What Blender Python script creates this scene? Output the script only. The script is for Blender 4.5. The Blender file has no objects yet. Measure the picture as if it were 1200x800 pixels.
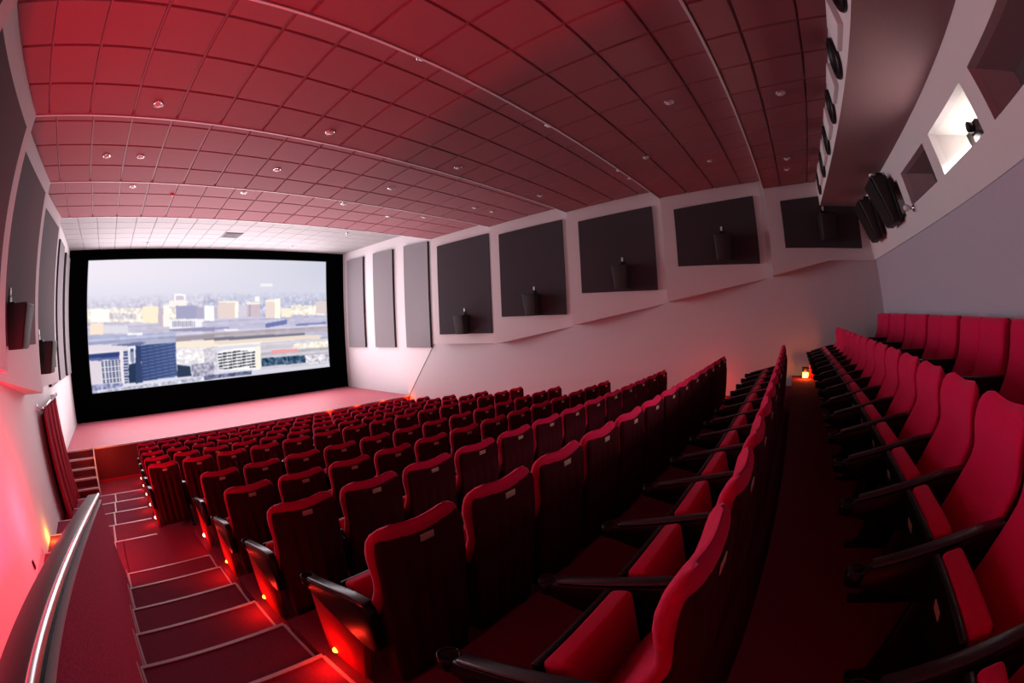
# Cinema auditorium seen through a full-frame fisheye lens
SCREEN=[([(0.0017,0.251),(0.5127,0.2919),(0.5092,0.5829),(0.0006,0.5156)],(200,196,214),'city'),([(0.4691,0.2804),(1.0068,0.2956),(1.0022,0.579),(0.4668,0.5237)],(188,190,214),'city'),([(0.0022,0.3631),(0.5118,0.415),(0.5102,0.5286),(0.0013,0.4664)],(244,232,222),'city'),([(0.4685,0.3888),(0.7012,0.4057),(0.699,0.5489),(0.4668,0.5237)],(214,206,220),None),([(0.0013,0.4664),(0.5102,0.5286),(0.507,0.6735),(-0.0012,0.5979)],(196,190,210),'blur'),([(0.4674,0.4877),(1.0035,0.5161),(0.9975,0.7668),(0.4626,0.7029)],(192,188,212),'blur'),([(0.0158,0.369),(0.09,0.3776),(0.0891,0.4779),(0.015,0.4681)],(255,250,244),None),([(0.0127,0.4721),(0.0667,0.4792),(0.0651,0.5663),(0.0111,0.5585)],(246,226,206),None),([(0.0664,0.5),(0.1663,0.5132),(0.1652,0.5719),(0.0653,0.558)],(222,218,228),None),([(0.0943,0.4116),(0.1983,0.4236),(0.1979,0.4662),(0.0939,0.4535)],(206,200,208),'city'),([(0.2251,0.371),(0.2866,0.3771),(0.2851,0.5068),(0.2238,0.4992)],(250,236,208),None),([(0.2865,0.3901),(0.3063,0.392),(0.3044,0.5394),(0.2846,0.5369)],(200,184,196),None),([(0.3064,0.3661),(0.3306,0.3683),(0.3285,0.5426),(0.3044,0.5394)],(250,244,236),None),([(0.3506,0.2863),(0.3948,0.2892),(0.3945,0.3426),(0.3506,0.3391)],(252,250,252),None),([(0.3563,0.3017),(0.3889,0.3041),(0.3888,0.3377),(0.3563,0.3352)],(212,198,212),None),([(0.3308,0.3374),(0.4012,0.3433),(0.4009,0.392),(0.3304,0.3857)],(250,240,236),None),([(0.3569,0.3793),(0.4385,0.3864),(0.4373,0.4919),(0.3558,0.4828)],(166,164,196),None),([(0.4384,0.3998),(0.4718,0.4025),(0.4706,0.4953),(0.4373,0.4919)],(178,172,200),None),([(0.3294,0.486),(0.4594,0.5005),(0.458,0.5766),(0.3282,0.5599)],(244,240,246),None),([(0.3389,0.4985),(0.4304,0.5088),(0.4296,0.555),(0.3381,0.5438)],(170,166,188),'win'),([(0.4719,0.3891),(0.5076,0.392),(0.506,0.5144),(0.4703,0.5107)],(255,255,255),None),([(0.4708,0.3891),(0.5096,0.392),(0.508,0.5146),(0.4693,0.5105)],(255,255,255),None),([(0.5096,0.4011),(0.5221,0.4023),(0.5209,0.5024),(0.5082,0.5012)],(196,184,200),None),([(0.527,0.3587),(0.5959,0.3631),(0.5941,0.5053),(0.5253,0.4982)],(230,210,204),None),([(0.595,0.3658),(0.6087,0.3666),(0.6069,0.5019),(0.5933,0.5007)],(255,250,236),None),([(0.527,0.3551),(0.6087,0.3602),(0.6086,0.3732),(0.5269,0.3678)],(250,240,226),None),([(0.6446,0.3754),(0.6991,0.3786),(0.6974,0.5029),(0.6429,0.498)],(206,188,198),None),([(0.6446,0.3688),(0.6992,0.3719),(0.699,0.394),(0.6444,0.3905)],(246,236,224),None),([(0.6784,0.3259),(0.6972,0.3267),(0.6969,0.369),(0.6781,0.3678)],(255,255,255),None),([(0.6523,0.393),(0.6601,0.3935),(0.6587,0.4975),(0.6508,0.4968)],(176,164,186),None),([(0.7229,0.3607),(0.7645,0.3626),(0.7623,0.5166),(0.7208,0.5127)],(234,214,208),None),([(0.7637,0.346),(0.7879,0.347),(0.7854,0.5235),(0.7613,0.5213)],(255,248,230),None),([(0.7229,0.3568),(0.7878,0.3597),(0.7875,0.3764),(0.7228,0.3732)],(252,246,234),None),([(0.7892,0.4326),(0.8333,0.4353),(0.8319,0.5149),(0.788,0.511)],(248,236,214),None),([(0.8336,0.4084),(0.9893,0.416),(0.9876,0.5098),(0.8323,0.498)],(246,236,222),'city'),([(0.9479,0.3781),(1.0005,0.3798),(0.9986,0.4948),(0.9462,0.4914)],(222,206,206),None),([(0.7025,0.2131),(0.7549,0.2136),(0.7548,0.241),(0.7024,0.2403)],(240,236,242),None),([(0.7199,0.5607),(0.8143,0.5359),(0.8136,0.5756),(0.7192,0.5991)],(112,120,172),None),([(0.853,0.5795),(0.9943,0.5729),(0.994,0.5908),(0.8527,0.5966)],(124,130,176),None),([(0.4682,0.5687),(0.5669,0.5736),(0.5666,0.5873),(0.4679,0.5822)],(150,148,190),None),([(0.5462,0.5876),(0.6075,0.5952),(0.6066,0.6304),(0.5455,0.6223)],(244,240,248),None),([(0.3282,0.5599),(0.5095,0.5648),(0.5088,0.6011),(0.3277,0.5773)],(150,146,178),None),([(0.4652,0.6028),(1.0014,0.6135),(1.0004,0.6605),(0.464,0.6566)],(186,176,186),'blur'),([(0.4641,0.652),(0.8912,0.6647),(0.8908,0.6828),(0.4632,0.6806)],(120,116,134),None),([(0.4632,0.6806),(0.8908,0.6828),(0.9731,0.6936),(0.9563,0.7327),(0.4623,0.7146)],(232,216,204),None),([(0.4624,0.7102),(0.8397,0.7207),(0.8392,0.7357),(0.4619,0.7281)],(250,240,222),None),([(0.3531,0.625),(0.506,0.6241),(0.5052,0.6556),(0.352,0.6642)],(160,150,160),None),([(0.352,0.6642),(0.5048,0.6691),(0.5031,0.7278),(0.3506,0.7122)],(244,230,212),None),([(0.0041,0.5663),(0.3538,0.59),(0.3516,0.6772),(0.0022,0.64)],(172,174,204),'blur'),([(0.1608,0.5678),(0.2225,0.5712),(0.2221,0.5908),(0.1604,0.5871)],(244,242,250),None),([(0.3546,0.7215),(0.503,0.7325),(0.4984,0.8634),(0.3506,0.8351)],(244,238,240),'city'),([(0.4618,0.7325),(0.5157,0.7232),(0.5089,0.9134),(0.4547,0.9202)],(206,200,212),'city'),([(0.6948,0.7234),(0.9986,0.7283),(0.9979,1.001),(0.6861,0.9707)],(202,196,206),'blur'),([(0.8387,0.7555),(0.9981,0.7491),(0.9962,0.8118),(0.8375,0.7952)],(248,236,220),'city'),([(0.74,0.7961),(0.8573,0.8005),(0.8563,0.8304),(0.7391,0.825)],(238,160,160),None),([(0.6952,0.8573),(0.8854,0.8661),(0.8881,0.9357),(0.6927,0.9259)],(58,84,110),'city2'),([(0.8852,0.8742),(0.9995,0.8752),(0.9978,0.9589),(0.8926,0.9518)],(210,204,214),'city2'),([(0.687,0.9516),(0.9992,0.9645),(0.9977,1.0061),(0.6431,0.9895)],(214,212,224),None),([(0.0013,0.6358),(0.1677,0.649),(0.1658,0.7078),(-0.0006,0.6972)],(226,216,226),None),([(0.0004,0.6933),(0.1396,0.695),(0.1301,0.9552),(-0.005,0.945)],(236,228,236),None),([(0.0008,0.7058),(0.1259,0.7063),(0.1245,0.7447),(-0.0002,0.7345)],(50,66,120),None),([(0.0006,0.7347),(0.1246,0.7413),(0.1233,0.7766),(0.0498,0.7653),(0.05,0.7597),(0.0009,0.7513)],(96,104,160),None),([(0.0025,0.7557),(0.0498,0.7638),(0.0439,0.9295),(0.0003,0.9337)],(222,210,220),None),([(0.0515,0.7557),(0.1292,0.7606),(0.123,0.9469),(0.0455,0.9467)],(44,58,108),'grid'),([(0.1261,0.7014),(0.1418,0.6955),(0.135,0.9476),(0.1228,0.9494)],(238,226,234),None),([(0.1417,0.6972),(0.1618,0.6946),(0.1518,0.9425),(0.1336,0.9491)],(60,74,120),'grid2'),([(0.1625,0.6735),(0.1913,0.6696),(0.1867,0.7961),(0.1619,0.8086)],(240,238,244),None),([(0.169,0.6914),(0.185,0.6872),(0.1811,0.7952),(0.1661,0.7925)],(60,80,130),'grid2'),([(0.1584,0.8081),(0.189,0.7966),(0.1817,0.9486),(0.1531,0.9513)],(40,56,86),None),([(0.1915,0.6627),(0.211,0.6725),(0.2081,0.9543),(0.1813,0.9572)],(54,68,108),None),([(0.2111,0.6711),(0.3498,0.664),(0.347,0.9354),(0.2085,0.9457)],(62,76,116),'stripe'),([(0.0965,0.6505),(0.2119,0.6429),(0.2381,0.6512),(0.211,0.6725),(0.1627,0.6666)],(104,112,156),None),([(0.2111,0.6711),(0.2562,0.6282),(0.3176,0.6329),(0.3476,0.661),(0.3474,0.6679)],(176,178,200),None),([(0.3511,0.8439),(0.4024,0.8671),(0.4035,0.943),(0.3466,0.9452)],(48,60,84),None),([(0.4074,0.8546),(0.4989,0.8544),(0.4943,0.9628),(0.4031,0.9518)],(170,166,186),'city2'),([(-0.0053,0.9868),(0.1937,0.9726),(0.4945,0.9584),(0.493,0.99),(0.2057,0.9968),(0.0022,1.0115)],(190,192,208),'city2'),([(-0.002,0.9332),(0.1289,0.9379),(0.1269,0.9714),(-0.0025,0.979)],(150,152,190),'city2'),([(0.4531,0.9562),(0.6493,0.9547),(0.6479,0.9858),(0.4517,0.9875)],(96,100,130),'city2'),([(0.5131,0.7775),(0.5416,0.7594),(0.694,0.7518),(0.687,0.9516),(0.5129,0.9234)],(250,246,244),None),([(0.515,0.7731),(0.6696,0.7812),(0.6667,0.9281),(0.5124,0.9141)],(38,44,60),'rows'),([(0.6693,0.7621),(0.694,0.7518),(0.6899,0.9379),(0.6661,0.9423)],(250,240,226),None)]
SCREEN_STR = 1.08
P_SCREEN = 580
P_RED = 130
P_RED2 = 42
P_RED3 = 60
P_DOWN = 0.3
P_FRONT_FILL = 210
P_BAY_FILL = 300
BOUNCES = 1
EXPOSURE = 0.0
import bpy, bmesh, math, random
import numpy as np
random.seed(7)
SC = bpy.context.scene
COL = SC.collection
ZC = 3.2                      # height of the camera above the lowest floor
# ---------------------------------------------------------------- measures (metres, camera at x=0,y=0)
WL, WR = -1.862, 9.357        # side walls
XL, XR = -1.483, 8.978        # inner front corners of the splayed upper walls
YJ = [9.63, 7.35, 5.008, 2.687, 0.381]
ZF = [2.517, 2.492, 2.490, 2.484, 2.455]
SL = [0.101, 0.119, 0.127, 0.109, 0.11]
ZB = [-0.64, -0.622, -0.186, 0.258, 0.707]
YS = 15.354
YST = 11.42
ZST = -2.354
Z0 = -3.2
YB = -2.07
# ---------------------------------------------------------------- materials
def nodes(m):
    m.use_nodes = True
    nt = m.node_tree
    return nt, nt.nodes, nt.links, nt.nodes['Principled BSDF']
def mat(name, col, rough=0.6, noise=0.0, scale=20.0, bump=0.0, metal=0.0, sheen=0.0, stint=(1.0, 0.30, 0.48), spec=0.5, emit=None, estr=0.0, col2=None):
    m = bpy.data.materials.new(name)
    nt, N, L, b = nodes(m)
    b.inputs['Base Color'].default_value = (*col, 1)
    b.inputs['Roughness'].default_value = rough
    b.inputs['Metallic'].default_value = metal
    b.inputs['Specular IOR Level'].default_value = spec
    if sheen:
        b.inputs['Sheen Weight'].default_value = sheen
        b.inputs['Sheen Roughness'].default_value = 0.45
        b.inputs['Sheen Tint'].default_value = (*stint, 1)
    if emit:
        b.inputs['Emission Color'].default_value = (*emit, 1)
        b.inputs['Emission Strength'].default_value = estr
    if noise or bump:
        tc = N.new('ShaderNodeTexCoord')
        nz = N.new('ShaderNodeTexNoise')
        nz.inputs['Scale'].default_value = scale
        nz.inputs['Detail'].default_value = 4
        L.new(tc.outputs['Object'], nz.inputs['Vector'])
        if noise:
            mx = N.new('ShaderNodeMix'); mx.data_type = 'RGBA'
            c2 = col2 if col2 else tuple(min(1, c * (1 + noise)) for c in col)
            c1 = tuple(c * (1 - noise) for c in col)
            mx.inputs['A'].default_value = (*c1, 1)
            mx.inputs['B'].default_value = (*c2, 1)
            L.new(nz.outputs['Fac'], mx.inputs['Factor'])
            L.new(mx.outputs['Result'], b.inputs['Base Color'])
        if bump:
            bp = N.new('ShaderNodeBump')
            bp.inputs['Strength'].default_value = bump
            bp.inputs['Distance'].default_value = 0.01
            L.new(nz.outputs['Fac'], bp.inputs['Height'])
            L.new(bp.outputs['Normal'], b.inputs['Normal'])
    return m
M = {}
M['wall'] = mat('white_plaster', (0.78, 0.72, 0.735), 0.8, 0.03, 6, 0.05)
M['wall_low'] = mat('grey_plaster', (0.58, 0.52, 0.545), 0.85, 0.05, 30, 0.15)
M['wall_back'] = mat('lilac_grey_plaster', (0.52, 0.46, 0.54), 0.85, 0.04, 25, 0.1)
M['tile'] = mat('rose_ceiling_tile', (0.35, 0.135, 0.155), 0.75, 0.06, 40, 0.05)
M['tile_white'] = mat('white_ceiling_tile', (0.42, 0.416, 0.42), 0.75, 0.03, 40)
M['tbar'] = mat('ceiling_grid_bar', (0.38, 0.26, 0.28), 0.5, 0.05, 30)
M['lip'] = mat('white_ceiling_lip', (0.75, 0.68, 0.69), 0.5, 0.04, 20)
M['panel'] = mat('charcoal_acoustic_fabric', (0.050, 0.042, 0.050), 0.9, 0.15, 120, 0.2, sheen=0.35, stint=(1, .93, .97), spec=0.2)
M['panel_pale'] = mat('pale_grey_acoustic_fabric', (0.24, 0.22, 0.235), 0.9, 0.12, 120, 0.2)
M['panel_edge'] = mat('black_panel_edge', (0.012, 0.01, 0.012), 0.7, 0.1, 60)
M['black'] = mat('black_cloth', (0.0015, 0.0015, 0.0017), 1.0, 0.2, 50, spec=0.0)
M['plastic'] = mat('black_plastic', (0.005, 0.0045, 0.005), 0.4, 0.15, 60, 0.05, spec=0.25)
M['armtop'] = mat('black_arm_pad', (0.014, 0.013, 0.017), 0.32, 0.15, 60, 0.05, spec=0.6)
M['speaker'] = mat('speaker_cabinet', (0.006, 0.005, 0.006), 0.6, 0.15, 60, 0.1)
M['grille'] = mat('speaker_grille', (0.016, 0.014, 0.016), 0.7, 0.3, 300, 0.2)
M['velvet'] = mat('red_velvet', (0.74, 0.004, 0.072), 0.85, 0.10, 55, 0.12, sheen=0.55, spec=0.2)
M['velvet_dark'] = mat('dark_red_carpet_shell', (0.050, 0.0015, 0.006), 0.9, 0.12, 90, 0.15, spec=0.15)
M['panel_red'] = mat('red_velvet_end_panel', (0.55, 0.012, 0.03), 0.85, 0.08, 60, 0.1, spec=0.2)
M['carpet'] = mat('plum_red_carpet', (0.25, 0.038, 0.078), 0.95, 0.40, 130, 0.25, spec=0.1)
M['carpet_wall'] = mat('crimson_carpet_cladding', (0.50, 0.045, 0.115), 0.95, 0.55, 75, 0.3, spec=0.1)
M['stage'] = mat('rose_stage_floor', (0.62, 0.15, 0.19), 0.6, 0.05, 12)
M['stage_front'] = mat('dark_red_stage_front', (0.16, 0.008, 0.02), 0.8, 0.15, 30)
M['nosing'] = mat('pale_step_nosing', (0.62, 0.50, 0.54), 0.45, 0.08, 40)
M['plate'] = mat('brass_number_plate', (0.75, 0.50, 0.38), 0.35, 0.25, 160, 0, metal=0.3)
M['chrome'] = mat('chrome', (0.75, 0.75, 0.77), 0.18, 0.03, 50, metal=1.0)
M['rail'] = mat('dark_stained_rail', (0.045, 0.022, 0.028), 0.45, 0.25, 40, 0.05)
M['steel'] = mat('pale_polished_rail_edge', (0.8, 0.82, 0.84), 0.34, 0.03, 50, metal=0.85)
M['curtain'] = mat('red_curtain', (0.36, 0.008, 0.03), 0.85, 0.15, 40, sheen=0.3, spec=0.2)
M['white'] = mat('white_enamel', (0.85, 0.83, 0.84), 0.35, 0.02, 40)
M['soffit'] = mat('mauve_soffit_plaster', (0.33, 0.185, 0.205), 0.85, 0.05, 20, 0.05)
M['reveal'] = mat('window_reveal_plaster', (0.42, 0.33, 0.36), 0.85, 0.05, 20, 0.05)
M['glass_dark'] = mat('dark_port_glass', (0.10, 0.075, 0.085), 0.25, 0.05, 20)
M['vent'] = mat('dark_metal_vent', (0.02, 0.018, 0.024), 0.35, 0.2, 60, metal=0.5)
M['vent_grey'] = mat('grey_vent_slats', (0.10, 0.095, 0.10), 0.5, 0.1, 60)
M['lamp_amber'] = mat('amber_step_lamp', (1, 0.5, 0.1), 0.4, 0.05, 50, emit=(1.0, 0.36, 0.04), estr=14)
M['lamp_red'] = mat('red_step_lamp', (1, 0.1, 0.05), 0.4, 0.05, 50, emit=(1.0, 0.09, 0.02), estr=10)
M['lamp_green'] = mat('yellow_green_aisle_lamp', (0.9, 0.9, 0.2), 0.4, 0.05, 50, emit=(0.62, 0.85, 0.12), estr=1.3)
M['lamp_pale'] = mat('pale_aisle_lamp', (1, 0.9, 0.8), 0.4, 0.05, 50, emit=(1.0, 0.72, 0.5), estr=3)
M['booth'] = mat('lit_projection_booth_wall', (0.9, 0.85, 0.82), 0.8, 0.03, 20)
M['booth_lamp'] = mat('booth_lamp_tube', (1, 1, 1), 0.4, 0.02, 20, emit=(1, 0.97, 0.94), estr=30)
M['detector_red'] = mat('red_detector', (0.5, 0.02, 0.05), 0.4, 0.05, 50, emit=(1, 0.03, 0.08), estr=0.25)
# ---------------------------------------------------------------- object helpers
def link(o, parent=None):
    COL.objects.link(o)
    if parent is not None: o.parent = parent
    return o
def mesh_from(verts, faces, mats, fmat=None, smooth=False, name='mesh'):
    me = bpy.data.meshes.new(name)
    me.from_pydata([tuple(v) for v in verts], [], faces)
    for m in (mats if isinstance(mats, (list, tuple)) else [mats]): me.materials.append(m)
    if fmat:
        for p, i in zip(me.polygons, fmat): p.material_index = i
    bm = bmesh.new(); bm.from_mesh(me)
    bmesh.ops.recalc_face_normals(bm, faces=bm.faces)
    bm.to_mesh(me); bm.free()
    if smooth:
        me.polygons.foreach_set('use_smooth', [True] * len(me.polygons))
    me.update()
    return me
class MB:
    """collects shapes into one mesh"""
    def __init__(self): self.v = []; self.f = []; self.m = []
    def add(self, vs, fs, mi=0):
        o = len(self.v); self.v += [tuple(v) for v in vs]
        self.f += [tuple(i + o for i in f) for f in fs]; self.m += [mi] * len(fs)
    def box(self, x0, x1, y0, y1, z0, z1, mi=0):
        vs = [(x, y, z) for x in (x0, x1) for y in (y0, y1) for z in (z0, z1)]
        self.add(vs, [(0, 1, 3, 2), (4, 6, 7, 5), (0, 4, 5, 1), (2, 3, 7, 6), (0, 2, 6, 4), (1, 5, 7, 3)], mi)
    def prism(self, poly, axis, a, b, mi=0):
        n = len(poly)
        def P(p, t):
            if axis == 'x': return (t, p[0], p[1])
            if axis == 'y': return (p[0], t, p[1])
            return (p[0], p[1], t)
        vs = [P(p, a) for p in poly] + [P(p, b) for p in poly]
        fs = [tuple(range(n)), tuple(range(2 * n - 1, n - 1, -1))]
        fs += [(i, (i + 1) % n, n + (i + 1) % n, n + i) for i in range(n)]
        self.add(vs, fs, mi)
    def hexa(self, c, mi=0):
        self.add(c, [(0, 1, 2, 3), (7, 6, 5, 4), (0, 4, 5, 1), (1, 5, 6, 2), (2, 6, 7, 3), (3, 7, 4, 0)], mi)
    def lathe(self, prof, c=(0, 0, 0), n=20, axis='z', mi=0):
        vs = []
        for r, h in prof:
            for k in range(n):
                a = 2 * math.pi * k / n
                p = (r * math.cos(a), r * math.sin(a), h)
                if axis == 'y': p = (p[0], p[2], p[1])
                if axis == 'x': p = (p[2], p[0], p[1])
                vs.append((p[0] + c[0], p[1] + c[1], p[2] + c[2]))
        fs = []
        for i in range(len(prof) - 1):
            for k in range(n):
                fs.append((i * n + k, i * n + (k + 1) % n, (i + 1) * n + (k + 1) % n, (i + 1) * n + k))
        fs.append(tuple(range(n))); fs.append(tuple(range((len(prof) - 1) * n, len(prof) * n)))
        self.add(vs, fs, mi)
    def tube(self, pts, r, n=10, mi=0):
        pts = [np.array(p, float) for p in pts]; vs = []
        for i, p in enumerate(pts):
            t = pts[min(i + 1, len(pts) - 1)] - pts[max(i - 1, 0)]; t /= np.linalg.norm(t)
            a = np.cross(t, (0, 0, 1.0))
            if np.linalg.norm(a) < 1e-3: a = np.cross(t, (1.0, 0, 0))
            a /= np.linalg.norm(a); b = np.cross(t, a)
            for k in range(n):
                w = 2 * math.pi * k / n
                vs.append(p + r * (math.cos(w) * a + math.sin(w) * b))
        fs = [(i * n + k, i * n + (k + 1) % n, (i + 1) * n + (k + 1) % n, (i + 1) * n + k) for i in range(len(pts) - 1) for k in range(n)]
        fs.append(tuple(range(n))); fs.append(tuple(range((len(pts) - 1) * n, len(pts) * n)))
        self.add(vs, fs, mi)
    def mesh(self, mats, smooth=False, bevel=0, seg=2):
        me = mesh_from(self.v, self.f, mats, self.m, smooth)
        if bevel:
            bm = bmesh.new(); bm.from_mesh(me)
            es = [e for e in bm.edges if len(e.link_faces) == 2 and e.calc_face_angle(0) > 0.5]
            bmesh.ops.bevel(bm, geom=es, offset=bevel, segments=seg, affect='EDGES', profile=0.5)
            bm.to_mesh(me); bm.free()
            me.polygons.foreach_set('use_smooth', [True] * len(me.polygons)); me.update()
        return me
def put(name, me, loc=(0, 0, 0), parent=None, world=True):
    o = bpy.data.objects.new(name, me)
    z = ZC if (world and parent is None) else 0
    o.location = (loc[0], loc[1], loc[2] + z)
    return link(o, parent)
def structure(name, me, loc=(0, 0, 0), parent=None):
    o = put(name, me, loc, parent)
    if parent is None: o['kind'] = 'structure'
    return o
def tag(o, label, cat, group=None):
    o['label'] = label; o['category'] = cat
    if group: o['group'] = group
    return o
def thing(name, label, cat, loc, rz=0, group=None):
    o = bpy.data.objects.new(name, None); o.empty_display_size = 0.1
    o.location = (loc[0], loc[1], loc[2] + ZC); o.rotation_euler = (0, 0, rz)
    return tag(link(o), label, cat, group)
def light(kind, loc, energy, color, size=0.0, rot=(0, 0, 0), size_y=None, spot=None, blend=0.5):
    l = bpy.data.lights.new(kind.lower() + '_lamp', kind)
    l.energy = energy; l.color = color
    if kind == 'AREA':
        l.size = size
        if size_y: l.shape = 'RECTANGLE'; l.size_y = size_y
    else: l.shadow_soft_size = size
    if spot: l.spot_size = spot; l.spot_blend = blend
    o = bpy.data.objects.new(kind.lower() + '_lamp', l)
    o.location = (loc[0], loc[1], loc[2] + ZC); o.rotation_euler = rot
    return link(o)
ORD = ['first', 'second', 'third', 'fourth', 'fifth', 'sixth', 'seventh', 'eighth', 'ninth', 'tenth', 'eleventh',
       'twelfth', 'thirteenth', 'fourteenth', 'fifteenth', 'sixteenth', 'seventeenth', 'eighteenth']
# ================================================================ THE ROOM
# ---- terraced floor under the seats (profile in y,z; extruded across x)
FLOORS = {'a': -1.74, 'b': -2.0, 'c': -2.235, 'd': -2.40, 'f': -2.57, 'g': -2.74, 'h': -2.92, 'i': -3.06, 'j': -3.2}
F1, B1, B2 = -1.50, -1.292, -1.0
up = [(YB - .5, B2), (-1.42, B2), (-1.42, B1), (0.02, B1), (0.02, F1), (1.19, F1), (1.19, -1.74), (2.30, -1.74), (2.30, -2.0),
      (3.46, -2.0), (3.46, -2.235), (4.60, -2.235), (4.60, -2.40), (5.70, -2.40), (5.70, -2.49), (5.97, -2.49)]
low = [(5.97, -2.49), (5.97, -2.57), (6.79, -2.57), (6.79, -2.74), (7.82, -2.74), (7.82, -2.92), (8.90, -2.92), (8.90, -3.06), (9.88, -3.06), (9.88, Z0), (YST + 0.3, Z0)]
m = MB()
m.prism([(YB - .5, Z0 - 0.3)] + up + [(5.97, Z0 - 0.3)], 'x', 0.66, WR + 0.1)
m.prism([(5.97, Z0 - 0.3)] + low[1:] + [(YST + 0.3, Z0 - 0.3)], 'x', WL - 0.1, WR + 0.1)
structure('floor', m.mesh(M['carpet']))
# ---- stairs of the left aisle
ST = [(0.70, -1.44), (1.28, -1.60), (1.858, -1.72), (2.408, -1.835), (3.037, -2.01), (3.644, -2.158), (4.263, -2.285), (4.814, -2.40)]
poly = [(YB, Z0 - 0.3), (YB, -1.0), (-1.4, -1.0), (-1.4, -1.16), (-0.6, -1.16), (-0.6, -1.292), (0.1, -1.292)]
py = 0.1
for y, z in ST:
    poly += [(py, z), (y, z)]; py = y
poly += [(4.814, -2.49), (5.97, -2.49), (5.97, Z0 - 0.3)]
m = MB(); m.prism(poly, 'x', -0.47, 0.66)
stairs = structure('floor_stairs', m.mesh(M['carpet']))
LOWN = [(5.97, -2.49), (6.79, -2.57), (7.82, -2.74), (8.90, -2.92), (9.88, -3.06)]
k = 0
for y, z in ST:
    m = MB(); m.prism([(y - 0.022, z), (y - 0.022, z + 0.006), (y + 0.006, z + 0.006), (y + 0.006, z - 0.018), (y, z - 0.018), (y, z)], 'x', -0.47, 0.655)
    structure('nosing', m.mesh(M['nosing']), parent=stairs)
for y, z in LOWN:
    m = MB(); m.prism([(y - 0.028, z), (y - 0.028, z + 0.007), (y + 0.006, z + 0.007), (y + 0.006, z - 0.018), (y, z - 0.018), (y, z)], 'x', WL, 0.10)
    structure('nosing', m.mesh(M['nosing']), parent=stairs)
# edge trims along the right and left sides of each tread
py = 0.1
for i, (y, z) in enumerate(ST):
    m = MB(); m.box(0.64, 0.664, py, y - 0.022, z, z + 0.006)
    structure('edge_trim', m.mesh(M['nosing']), parent=stairs)
    m = MB(); m.box(-0.47, -0.455, py - 0.01, y, z, z + 0.010); m.box(-0.47, -0.465, py - 0.05, y - 0.03, z + 0.06, z + 0.075)
    structure('edge_trim', m.mesh(M['nosing']), parent=stairs)
    py = y
py = 4.9
for i, (y, z) in enumerate(LOWN):
    m = MB(); m.box(-0.62, -0.59, py + (0 if i else 0.35), y - 0.03, z, z + 0.007)
    structure('edge_trim', m.mesh(M['nosing']), parent=stairs)
    py = y
# ---- passage floor left of the parapet
m = MB(); m.box(WL - 0.1, -0.46, YB, 5.97, Z0 - 0.3, -2.49)
structure('floor_passage', m.mesh(M['carpet']))
# ---- parapet beside the stairs
ptop = lambda y: -0.516 - 0.2066 * y
m = MB(); m.prism([(YB, Z0), (YB, ptop(YB)), (4.55, ptop(4.55)), (4.55, Z0)], 'x', -0.60, -0.47)
par = structure('wall_parapet', m.mesh(M['carpet_wall']))
m = MB(); m.prism([(YB, ptop(YB)), (YB, ptop(YB) + 0.012), (4.56, ptop(4.56) + 0.012), (4.56, ptop(4.56))], 'x', -0.605, -0.463)
structure('trim', m.mesh(M['nosing']), parent=par)
# ---- stage
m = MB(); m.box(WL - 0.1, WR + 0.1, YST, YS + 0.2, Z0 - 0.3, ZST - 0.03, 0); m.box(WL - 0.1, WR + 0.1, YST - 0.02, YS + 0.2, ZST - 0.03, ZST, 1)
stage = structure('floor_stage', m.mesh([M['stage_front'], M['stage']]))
m = MB(); m.box(WL, WR, YST - 0.03, YST, ZST - 0.035, ZST + 0.004)
structure('edge_trim', m.mesh(M['nosing']), parent=stage)
m = MB(); m.box(-1.05, WR, YST - 0.012, YST, Z0, Z0 + 0.06)
structure('skirting', m.mesh(M['panel_red']), parent=stage)
# ---- walls
def side_wall(name, W, X, low_mat):
    m = MB(); s = 1 if W > 0 else -1
    m.box(min(W, W + s * 0.15), max(W, W + s * 0.15), YB - 0.2, YS + 0.2, Z0 - 0.3, 3.4, 0)
    structure(name, m.mesh([low_mat]))
    m = MB()
    for k in range(5):
        y0 = YJ[k]; y1 = YJ[k + 1] if k < 4 else YB
        zb0 = ZB[k] if k else ZB[1]
        zb1 = ZB[k + 1] if k < 4 else 1.0
        o = s * 0.02
        if k < 4:
            v = [(X, y0, zb0), (W + o, y0, zb0), (W + o, y1, zb1), (X, y0, 3.4), (W + o, y0, 3.4), (W + o, y1, 3.4)]
            m.add(v, [(0, 1, 2), (5, 4, 3), (0, 3, 4, 1), (1, 4, 5, 2), (2, 5, 3, 0)], 1)
        else:
            ym = -0.9; xm = X + (W - X) * (y0 - ym) / (y0 - y1)
            v = [(X, y0, zb0), (W + o, y0, zb0), (W + o, ym, 0.99), (xm, ym, 0.99), (X, y0, 3.4), (W + o, y0, 3.4), (W + o, ym, 3.4), (xm, ym, 3.4)]
            m.add(v, [(0, 1, 2, 3), (0, 4, 5, 1), (0, 3, 7, 4), (4, 7, 6, 5), (1, 5, 6, 2)], 1)
            v = [(xm, ym, 0.99), (W + o, ym, 0.99), (W + o, y1, 0.99), (xm, ym, 3.4), (W + o, ym, 3.4), (W + o, y1, 3.4)]
            m.add(v, [(0, 1, 2), (5, 4, 3), (1, 4, 5, 2), (2, 5, 3, 0)], 1)
    return structure(name + '_splay', m.mesh([low_mat, M['wall']]))
side_wall('wall_right', WR, XR, M['wall_low'])
side_wall('wall_left', WL, XL, M['wall'])
m = MB(); m.box(WL - 0.2, WR + 0.2, YS, YS + 0.2, Z0 - 0.3, 3.4)
structure('wall_front', m.mesh(M['black']))
# front white part of the right wall, above and beside the stage, is the same plaster as the upper wall
m = MB(); m.prism([(YS, ZST), (YST, ZST), (10.05, -.64), (YJ[0] - .05, -.64), (YJ[0] - .05, 3.0), (YS, 3.0)], 'x', WR - 0.004, WR + 0.01)
structure('wall_right_front', m.mesh(M['wall']))
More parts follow.
